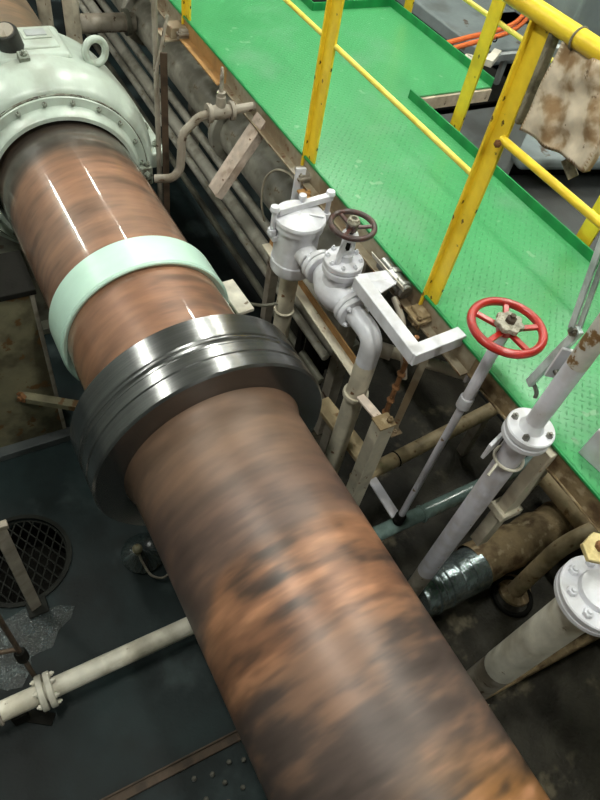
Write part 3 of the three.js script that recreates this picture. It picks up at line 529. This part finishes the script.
// ---------------------------------------------------------------- flanged pipe, lower right
{
  const x = 1.385, z = -0.105, y = -0.17, s = thing('flanged_pipe', 'thick cream upright pipe with wide white bolted flange', 'pipe', V(x, FY, z));
  part('pipe_run', rod(V(x, -0.93, z), V(x, y - 0.02, z), 0.067), M.creamClean, s);
  part('bare_foot', rod(V(x, FY, z), V(x, -0.925, z), 0.0655), M.creamDark, s, 'unpainted grey brown foot');
  const pr = (a) => [[0.05, a], [0.118, a], [0.122, a + 0.004], [0.122, a + 0.02], [0.118, a + 0.024], [0.05, a + 0.024]];
  part('flange', lathe(pr(y - 0.03), V(x, 0, z), V(0, 1, 0), 56), M.white, s);
  const f = part('cover_flange', [lathe(pr(y - 0.004), V(x, 0, z), V(0, 1, 0), 56), lathe([[0.07, 0.018], [0.066, 0.04], [0.05, 0.05], [0, 0.05]], V(x, y, z), V(0, 1, 0), 40)], M.white, s);
  ringBolts('bolt', 8, 0.094, V(x, y + 0.018, z), V(0, 1, 0), 0.016, 0.018, M.white, f, 0.35);
  part('pedestal_rib', [bar(V(x + 0.02, y + 0.05, z - 0.03), V(x + 0.07, y + 0.06, z + 0.03), 0.02, 0.03), rod(V(x + 0.03, y + 0.03, z - 0.005), V(x + 0.03, y + 0.14, z - 0.005), 0.02)], M.mintDirty, f);
  const hp = part('hex_plate', (() => { const sh = new THREE.Shape(); for (let i = 0; i < 6; i++) { const a = i / 6 * Math.PI * 2 + 0.3; i ? sh.lineTo(0.06 * Math.cos(a), 0.045 * Math.sin(a)) : sh.moveTo(0.06 * Math.cos(a), 0.045 * Math.sin(a)); } const g = new THREE.ExtrudeGeometry(sh, { depth: 0.014, bevelEnabled: true, bevelSize: 0.002, bevelThickness: 0.002, bevelSegments: 1 }); g.rotateX(-Math.PI / 2 + 0.15); g.translate(x + 0.0, y + 0.135, z - 0.095); return uvm(g); })(), M.hexYellow, s, 'yellowed six-sided gland plate');
  part('plate_nut', bolt(V(x + 0.0, y + 0.15, z - 0.095), V(0, 1, 0.15), 0.018, 0.016), M.rust, hp);
}
{
  const x = 2.02, z = -0.4, p = thing('bent_pipe', 'tan vent pipe rising from the floor and bending right', 'pipe', V(x, FY, z));
  part('pipe_run', pipe([V(x, FY, z), V(x, -0.93, z), V(x + 0.5, -0.82, z + 0.05)], 0.042, 0.16), M.tanPipe, p);
  part('floor_flange', [lathe([[0.04, 0], [0.085, 0], [0.09, 0.006], [0.085, 0.022], [0.045, 0.026]], V(x, FY, z), V(0, 1, 0), 32)], M.rustBeam, p);
  part('floor_collar', torus(0.1, 0.012, V(x - 0.04, FY + 0.02, z + 0.02)), M.dark, p);
}
// lagged pipe along the floor, foil at its near end
{
  const p = thing('lagged_pipe', 'fat brown lagged floor pipe with a foil wrapped end', 'pipe', V(1.9, FY, -0.62));
  part('lagging', lathe(Array.from({ length: 24 }, (_, i) => [0.115 + 0.006 * Math.sin(i * 1.9) + 0.004 * Math.sin(i * 4.1), i / 23 * 1.3]), V(1.81, -1.37, -0.585), V(1, 0, 0), 36), M.rustBeam, p);
  part('foil_wrap', lathe([[0, -0.02], [0.1, -0.02], [0.108, 0], [0.112, 0.08], [0.108, 0.09], [0.113, 0.1], [0.11, 0.2], [0.107, 0.21], [0.113, 0.22], [0.118, 0.36], [0.112, 0.37]], V(1.47, -1.37, -0.57), V(1, 0, 0), 36), M.foil, p, 'silver foil tape wrapping');
  for (const d of [0.05, 0.13, 0.28]) part('tape_band', torus(0.113, 0.004, V(1.47 + d, -1.37, -0.57), V(1, 0, 0)), M.foil, p);
}
{
  const p = thing('cross_pipe', 'rust stained tan pipe crossing under the white guard bracket', 'pipe', V(2, -1.12, -1.2));
  part('pipe_run', rod(V(1.36, -1.085, -1.15), V(2.6, -1.085, -1.26), 0.04), M.tanPipe, p);
  part('pipe_band', torus(0.041, 0.004, V(1.63, -1.085, -1.172), V(1, 0, -0.09).normalize()), M.dark, p);
  part('saddle', box(0.05, 0.4, 0.06, 2.3, -1.3, -1.235), M.creamDark, p);
}
{
  const p = thing('box_post', 'worn cream square post standing beside the bent white pipe', 'post', V(1.35, FY, -1.03));
  part('post_tube', [box(0.075, 1.06, 0.065, 1.29, FY + 0.53, -1.06)], M.cream, p);
  part('top_cap', [box(0.08, 0.01, 0.07, 1.29, -0.437, -1.06), bolt(V(1.31, -0.43, -1.05), V(0, 1, 0), 0.014, 0.018)], M.rustBeam, p);
  part('clip_plate', box(0.04, 0.012, 0.13, 1.275, -0.44, -1.15, 0, 0.1), M.pinkBeam, p);
}
{
  const a = thing('angle_bar', 'beige angle bar with a rust brown lip running beneath the globe valve', 'beam', V(1.36, -0.55, -1.6));
  part('web', bar(V(1.37, -0.5, -2.3), V(1.35, -0.5, -1.3), 0.05, 0.008), M.cream, a);
  part('lip', bar(V(1.392, -0.48, -2.3), V(1.374, -0.48, -1.3), 0.05, 0.008, V(0, 1, 0)), M.tanRust, a);
  part('leg', bar(V(1.37, FY, -2.2), V(1.37, -0.5, -2.2), 0.05, 0.05), M.creamDark, a);
}
{
  const a = thing('timber_block', 'short yellowish plank lying low beside the shaft and bent pipe', 'beam', V(1.37, -0.95, -1.33));
  part('plank', bar(V(1.36, -0.92, -1.55), V(1.39, -0.92, -1.14), 0.09, 0.03), M.tanPipe, a);
  part('bearer', box(0.06, 0.56, 0.06, 1.37, FY + 0.28, -1.42), M.creamDark, a);
}
{
  const a = thing('mounting_pad', 'small cream corner plate just behind the black coupling', 'plate', V(1.05, FY, -1.98));
  part('plate_top', box(0.085, 0.02, 0.22, 1.055, -0.5, -1.99, 0, 0.05), M.creamClean, a);
  part('stand', box(0.07, 1.0, 0.12, 1.06, FY + 0.5, -2.0), M.creamDark, a);
  part('stay_rod', curveTube([V(1.1, -0.52, -1.95), V(1.18, -0.54, -1.93), V(1.25, -0.52, -1.9)], 0.008), M.olive, a);
}
{
  const a = thing('angle_post', 'beige stepped post standing behind the lilac upright pipe', 'post', V(1.5, -0.68, -0.55));
  part('upper_post', bar(V(1.5, -0.42, -0.53), V(1.5, -0.02, -0.53), 0.07, 0.05), M.cream, a);
  part('splice', box(0.1, 0.04, 0.08, 1.5, -0.42, -0.53), M.cream, a);
  part('lower_post', bar(V(1.49, -0.68, -0.53), V(1.49, -0.4, -0.53), 0.055, 0.05), M.cream, a);
}
// pipes that run alongside under the walkway
function longPipe(lab, x, y, r, z0, z1, mat, flanges = [], group) {
  const p = thing('long_pipe', lab, 'pipe', V(x, y - r, (z0 + z1) / 2), group);
  part('pipe_run', rod(V(x, y, z0), V(x, y, z1), r, r, 32), mat, p);
  for (const z of flanges) part('flange', lathe([[r * 0.9, -0.035], [r * 1.32, -0.035], [r * 1.35, -0.03], [r * 1.35, -0.004], [r * 1.32, 0], [r * 1.35, 0.004], [r * 1.35, 0.03], [r * 1.32, 0.035], [r * 0.9, 0.035]], V(x, y, z), V(0, 0, 1), 36), mat, p);
  for (const z of [z0 + 0.25, z1 - 0.25]) if (y > -0.5) part('hanger', bar(V(x, y, z), V(x, -0.02, z), 0.012, 0.04), M.beam, p); else part('saddle', box(r * 1.2, y - r - FY + 0.01, 0.05, x, (y - r * 0.98 + FY) / 2, z), z1 > 0 ? M.creamDark : M.dark, p);
  return p;
}
longPipe('widest olive grey pipe running just below the walkway edge', 1.78, -0.6, 0.155, -7, -1.9, M.greyPipe, [-3.5, -5.2]);
longPipe('medium grey pipe between the widest olive pipe and the shaft', 1.57, -0.85, 0.042, -7, -1.75, M.greyPipe, []);
longPipe('slim grey pipe nearest the shaft in the upper row', 1.49, -0.85, 0.024, -7, -1.75, M.greyPipe, []);
longPipe('thin pipe tucked against the widest olive grey pipe', 1.68, -0.85, 0.03, -7, -1.75, M.greyPipe, []);
longPipe('lowest thin dark pipe below the slim grey pipe', 1.5, -1.05, 0.022, -7, -1.75, M.olive, []);
longPipe('thick tan pipe lying parallel under the rusted walkway edge', 2.46, -1.2, 0.08, -0.8, 1.2, M.tanPipe);
longPipe('thin beige pipe beside the thick tan one under the walkway', 2.64, -1.2, 0.042, -0.8, 1.2, M.cream);
{
  const p = thing('branch_pipe', 'pale pipe slanting under the white guard bracket towards the walkway', 'pipe', V(1.55, -0.4, -1.25));
  part('pipe_run', pipe([V(1.42, -0.75, -1.42), V(1.43, -0.37, -1.38), V(1.62, -0.36, -1.19), V(2.2, -0.35, -0.6)], 0.026, 0.06), M.cream, p);
  part('elbow_socket', lathe([[0.026, -0.03], [0.034, -0.03], [0.034, 0.03], [0.026, 0.03]], V(1.46, -0.369, -1.345), V(0.7, 0, 0.7), 24), M.creamDark, p);
}

// lubricating oil line with small valve
{
  const z = -2.8, l = thing('oil_line', 'thin grey bent oil line with a small valve feeding the bearing', 'pipe', V(1.3, -0.36, z));
  part('line', pipe([V(1.52, -0.04, z), V(1.2, -0.06, z), V(1.11, -0.14, z), V(1.1, -0.33, z), V(1.06, -0.38, z), V(0.98, -0.4, z - 0.05)], 0.022, 0.08), M.creamDark, l);
  const v = part('valve_body', [lathe([[0, -0.05], [0.03, -0.05], [0.036, -0.02], [0.036, 0.02], [0.03, 0.05], [0, 0.05]], V(1.31, -0.05, z), V(1, 0, 0), 24), rod(V(1.31, -0.05, z), V(1.31, 0.03, z), 0.024)], M.creamDark, l);
  for (const dx of [-0.06, 0.06]) part('union_flange', lathe([[0.02, -0.01], [0.045, -0.01], [0.047, 0], [0.045, 0.01], [0.02, 0.01]], V(1.31 + dx, -0.05, z), V(1, 0, 0), 24), M.creamDark, v);
  part('valve_stem', [rod(V(1.31, 0.02, z), V(1.31, 0.13, z), 0.01), lathe([[0, 0.03], [0.02, 0.03], [0.022, 0.05], [0, 0.055]], V(1.31, 0, z), V(0, 1, 0), 12), torus(0.022, 0.006, V(1.31, 0.14, z), V(1, 0, 0.3).normalize())], M.creamDark, v);
}
{
  const b = thing('channel_strut', 'pale pinkish channel strut jutting down from the walkway edge', 'beam', V(1.4, -0.43, -2.72));
  part('channel', [bar(V(1.52, -0.03, -2.72), V(1.25, -0.44, -2.72), 0.1, 0.012, V(0, 0, 1)), bar(V(1.535, -0.045, -2.675), V(1.265, -0.455, -2.675), 0.01, 0.045, V(0, 0, 1)), bar(V(1.535, -0.045, -2.765), V(1.265, -0.455, -2.765), 0.01, 0.045, V(0, 0, 1))], M.pinkBeam, b);
  part('end_plate', box(0.06, 0.012, 0.1, 1.545, -0.012, -2.72), M.beam, b);
}
{
  const b = thing('hanger_plate', 'white flat hanger below the middle railing post beside the strainer', 'bracket', V(1.44, -0.3, -2.22));
  part('strap', bar(V(1.44, -0.32, -2.2), V(1.45, -0.02, -2.21), 0.05, 0.012, V(1, 0, 0.2)), M.white, b);
  part('foot', [box(0.09, 0.012, 0.08, 1.47, -0.115, -2.14), bolt(V(1.46, -0.11, -2.13), V(0, 1, 0), 0.014, 0.016)], M.tanRust, b);
}
{
  const h = thing('wire_hoop', 'thin pale wire hooping over the wide olive pipe', 'wire', V(1.5, -0.5, -2.5));
  part('wire', curveTube([V(1.53, -0.62, -2.62), V(1.5, -0.5, -2.62), V(1.5, -0.36, -2.62), V(1.5, -0.24, -2.53), V(1.5, -0.17, -2.4), V(1.48, -0.14, -2.25)], 0.006), M.cream, h);
}
{
  const r = thing('stay_rods', 'upright thin rod and rusty flat bar beside the bearing', 'rod', V(1.09, FY, -3.05));
  part('thin_rod', rod(V(1.085, FY, -3.08), V(1.085, 0.7, -3.08), 0.014), M.creamDark, r);
  part('flat_bar', bar(V(1.095, FY, -3.0), V(1.095, 0.16, -3.0), 0.035, 0.01, V(1, 0, 0.4)), M.brownBar, r, 'brown rusty flat bar');
  part('cross_tie', bar(V(1.06, 0.05, -3.02), V(1.14, 0.3, -3.06), 0.014, 0.012), M.creamDark, r);
}
// back of the tunnel, upper left
for (const [x, z, r, lab] of [[1.14, -4.95, 0.055, 'nearer of two upright beige pipes behind the bearing'], [1.02, -5.25, 0.05, 'farther of two upright beige pipes behind the bearing']]) {
  const p = thing('upright_pipe', lab, 'pipe', V(x, FY, z)); part('pipe_run', rod(V(x, FY, z), V(x, 2.6, z), r), M.cream, p);
  part('clamp', lathe([[r, -0.03], [r + 0.012, -0.03], [r + 0.012, 0.03], [r, 0.03]], V(x, -0.9, z), V(0, 1, 0), 24), M.creamDark, p);
}
{
  const p = thing('cross_pipe', 'grey cross pipe behind the bearing joining the olive pipe', 'pipe', V(1.5, -0.65, -5)); part('pipe_run', rod(V(1.16, -0.56, -5.05), V(1.62, -0.57, -5.05), 0.065), M.creamDark, p);
  part('end_flange', lathe([[0.05, -0.015], [0.09, -0.015], [0.09, 0.015], [0.05, 0.015]], V(1.56, -0.57, -5.05), V(1, 0, 0), 28), M.olive, p);
}
// ---------------------------------------------------------------- left side of the shaft
{
  const b = thing('support_box', 'tall dull olive steel cabinet left of the shaft under the bearing', 'box', V(-0.15, FY, -2.5));
  part('shell', [box(0.62, 1.05, 0.24, -0.11, FY + 0.525, -2.37, 0, 0, 0, 0.008)], M.box, b);
  part('corner_strip', box(0.02, 1.06, 0.02, 0.2, FY + 0.53, -2.255), M.creamDark, b);
  part('top_plate', box(0.66, 0.03, 0.28, -0.11, FY + 1.065, -2.38), M.dark, b);
  part('base_strip', box(0.7, 0.05, 0.06, -0.11, FY + 0.025, -2.22), M.greyDark, b);
}
{
  const b = thing('tie_bar', 'dull horizontal tie bar reaching from the cabinet behind the coupling', 'bar', V(0.2, -1.1, -2.1));
  part('bar', bar(V(0.02, -1.07, -2.24), V(0.52, -1.12, -1.95), 0.04, 0.045, V(0, 1, 0)), M.box, b);
  part('end_nut', bolt(V(0.045, -1.065, -2.225), V(-0.8, 0.1, 0.5), 0.03, 0.02), M.rust, b);
}
{
  const h = thing('hatch_mesh', 'black round expanded metal mesh set into the dark floor', 'grating', V(-0.2, FY, -1.6));
  const R = 0.218, gs = [];
  for (const s of [1, -1]) for (let k = -7; k <= 7; k++) { const off = k * 0.042; if (Math.abs(off) > R - 0.01) continue; const L = Math.sqrt(R * R - off * off); const a = s * 1.05, d = V(Math.cos(a), 0, Math.sin(a)), n = V(-d.z, 0, d.x), c = V(-0.2, FY - 0.012, -1.6).addScaledVector(n, off); gs.push([s, bar(c.clone().addScaledVector(d, -L), c.clone().addScaledVector(d, L), 0.007, 0.01, n)]); }
  for (const [s, g] of gs) part('mesh_strand', g, M.meshDark, h);
  part('mesh_ring', torus(0.214, 0.006, V(-0.2, FY - 0.012, -1.6)), M.meshDark, h);
}
{
  const p = thing('flat_post', 'dull flat steel post standing on floor beside mesh hatch', 'post', V(-0.18, FY, -1.33));
  part('flat_bar', bar(V(-0.19, FY + 0.01, -1.33), V(-0.19, -0.72, -1.35), 0.05, 0.012, V(1, 0, -0.3)), M.creamDark, p);
  part('foot', box(0.09, 0.014, 0.08, -0.185, FY + 0.01, -1.33), M.meshDark, p); part('top_lip', box(0.07, 0.03, 0.03, -0.19, -0.71, -1.35), M.creamDark, p);
}
{
  const p = thing('thin_spindle', 'thin dark valve rod rising beside the pale cross pipe flange', 'rod', V(-0.27, FY, -1.02));
  part('rod', rod(V(-0.265, FY + 0.005, -1.0), V(-0.265, -0.5, -1.03), 0.01), M.brownBar, p);
  part('coupling', [lathe([[0, -0.05], [0.018, -0.05], [0.024, -0.03], [0.024, 0.03], [0.018, 0.05], [0, 0.05]], V(-0.265, -1.13, -1.01), V(0, 1, 0), 20)], M.dark, p);
  part('side_arm', rod(V(-0.265, -1.05, -1.01), V(-0.5, -1.03, -1.06), 0.009), M.brownBar, p);
}
{
  const y = -1.37, z = -0.915, p = thing('cross_pipe', 'long pale cream pipe with flange joint crossing the dark floor', 'pipe', V(-0.2, FY, z));
  part('pipe_run', rod(V(-1.6, y, z), V(1.1, y, z), 0.042, 0.042, 32), M.creamClean, p);
  for (const dx of [-0.017, 0.017]) { const f = part('flange', lathe([[0.04, -0.013], [0.072, -0.013], [0.075, -0.009], [0.075, 0.009], [0.072, 0.013], [0.04, 0.013]], V(-0.235 + dx, y, z), V(1, 0, 0), 40), M.creamClean, p); ringBolts('bolt', 6, 0.058, V(-0.235 + dx * 1.8, y, z), V(Math.sign(dx), 0, 0), 0.01, 0.012, M.creamClean, f, 0.3); }
  part('pipe_clamp', [torus(0.046, 0.008, V(-0.42, y, z), V(1, 0, 0)), box(0.03, 0.012, 0.09, -0.425, y + 0.05, z - 0.01), bolt(V(-0.425, y + 0.055, z + 0.02), V(0, 1, 0), 0.01, 0.014)], M.creamDark, p, 'rusty pipe clamp');
  part('support_bracket', [box(0.06, 0.1, 0.03, -0.36, FY + 0.05, z + 0.03), box(0.13, 0.012, 0.05, -0.3, FY + 0.008, z + 0.05, 0, -0.6)], M.dark, p);
}
{
  const x = 0.345, z = -1.39, d = thing('vent_cap', 'small dark domed floor cap with a knob and wire hook', 'cap', V(x, FY, z));
  part('dome', lathe([[0.11, 0], [0.11, 0.01], [0.09, 0.03], [0.055, 0.05], [0, 0.058]], V(x, FY, z), V(0, 1, 0), 40), M.wet, d);
  part('knob', lathe([[0.014, 0], [0.014, 0.03], [0.024, 0.04], [0.024, 0.056], [0.016, 0.064], [0, 0.066]], V(x - 0.03, FY + 0.05, z + 0.01), V(0, 1, 0), 24), M.box, d);
  part('hook', curveTube([V(x - 0.03, FY + 0.09, z + 0.02), V(x - 0.025, FY + 0.05, z + 0.07), V(x - 0.005, FY + 0.03, z + 0.14), V(x + 0.04, FY + 0.025, z + 0.17), V(x + 0.09, FY + 0.04, z + 0.16)], 0.006), M.creamDark, d);
}
// ---------------------------------------------------------------- grey machinery deck beyond the walkway
{
  const dk = struct('deck_floor', [box(4.1, 0.06, 2.0, 4.75, -0.56, -2.25), box(2.2, 0.06, 6, 5.9, -0.56, -6.2)], M.greyMid);
  child('deck_step', box(0.95, 0.14, 4.65, 4.72, -0.6, -6.37, 0, 0, 0, 0.02), M.greyDeck, dk, 'paler ledge of the deck');
  child('front_plate', box(0.5, 0.012, 0.9, 2.95, -0.526, -1.75), M.greyDark, dk);
  child('gap_shade_plate', box(1.5, 0.02, 5.2, 3.6, -0.64, -6.08), M.dark, dk, 'black sheet standing in for the shade in the deck gap');  // black sheet added to paint the shade of the gap beside the ledge
  const dr = struct('trim_1', [box(0.05, 0.9, 6.2, 2.72, -1.05, -0.4)], M.greyDark);
  const e = thing('engine_bed', 'grey machine frame with rounded beam standing beyond the walkway', 'machine', V(3.9, -0.53, -2.2));
  part('upright', bar(V(3.07, -0.53, -2.44), V(3.07, 0.3, -2.44), 0.11, 0.05, V(1, 0, 0.3)), M.greyLight, e);
  part('ledge', bar(V(3.1, -0.32, -2.5), V(4.9, -0.32, -2.02), 0.09, 0.42, V(0, 1, 0), 0.04), M.greyDeck, e, 'pale ledge with a rounded front edge');
  part('recess_shade_panel', bar(V(3.15, -0.45, -2.52), V(4.9, -0.45, -2.06), 0.16, 0.04, V(0, 1, 0)), M.dark, e, 'dark panel painted as the shade below the ledge');  // shade under the ledge, put in as a dark coloured panel
  part('housing', bar(V(3.6, -0.02, -2.95), V(5, -0.02, -2.45), 0.9, 0.45, V(0, 1, 0), 0.03), M.greyDeck, e);
}
{
  const t = thing('cable_tray', 'pale grey cable tray with clips crossing the grey deck', 'tray', V(4, -0.35, -3.6));
  part('tray_plate', [box(1.9, 0.012, 0.11, 4.05, -0.34, -3.58), box(1.9, 0.05, 0.012, 4.05, -0.32, -3.525)], M.greyLight, t);
  part('bracket', [box(0.24, 0.05, 0.06, 3.8, -0.3, -3.5, 0, 0.6), torus(0.05, 0.012, V(3.6, -0.29, -3.5), V(0.2, 1, 0).normalize())], M.creamClean, t);
  for (const x of [3.2, 4.0, 4.8]) part('tray_leg', box(0.04, 0.2, 0.04, x, -0.44, -3.56), M.greyLight, t);
}
for (const [k, lab] of [[0, 'lower orange cable on the grey tray'], [1, 'upper orange cable on the grey tray']]) {
  const c = thing('orange_cable', lab, 'cable', V(4, -0.32, -3.6));
  part('cable', curveTube([V(3.15, -0.31 + k * 0.028, -3.62 - k * 0.04), V(3.7, -0.3 + k * 0.028, -3.72 - k * 0.04), V(4.3, -0.28 + k * 0.028, -3.85 - k * 0.03), V(4.7, -0.25 + k * 0.03, -4.1 - k * 0.05), V(5.1, -0.1, -4.5)], 0.018), M.orange, c);
  for (const x of [3.5, 4.05]) part('cable_tie', torus(0.021, 0.005, V(x, -0.303 + k * 0.028, -3.68 - k * 0.04 - (x - 3.5) * 0.18), V(1, 0, -0.15).normalize(), Math.PI * 2, 20), M.dark, c);
}

// ---------------------------------------------------------------- fluorescent fittings (above the frame)
LAMPS.forEach(([x, y, z, L, label]) => {
  const t = thing('ceiling_lamp', label, 'lamp', V(x, y, z), 'fluorescent fittings under the ceiling');
  part('housing', [box(0.22, 0.05, L + 0.06, x, y + 0.06, z), rod(V(x, y + 0.07, z - L / 3), V(x, 3.66, z - L / 3), 0.008), rod(V(x, y + 0.07, z + L / 3), V(x, 3.66, z + L / 3), 0.008)], M.lampBody, t);
  for (const dx of [-0.055, 0.055]) part('tube', rod(V(x + dx, y + 0.015, z - L / 2), V(x + dx, y + 0.015, z + L / 2), 0.014, 0.014, 16), M.tube, t);
  const l = new THREE.RectAreaLight(LAMP_COLOR, LAMP_NITS, 0.16, L); l.rotation.x = -Math.PI / 2; l.position.set(0, -0.01, 0); t.add(l);
});

renderer.render(scene, camera);
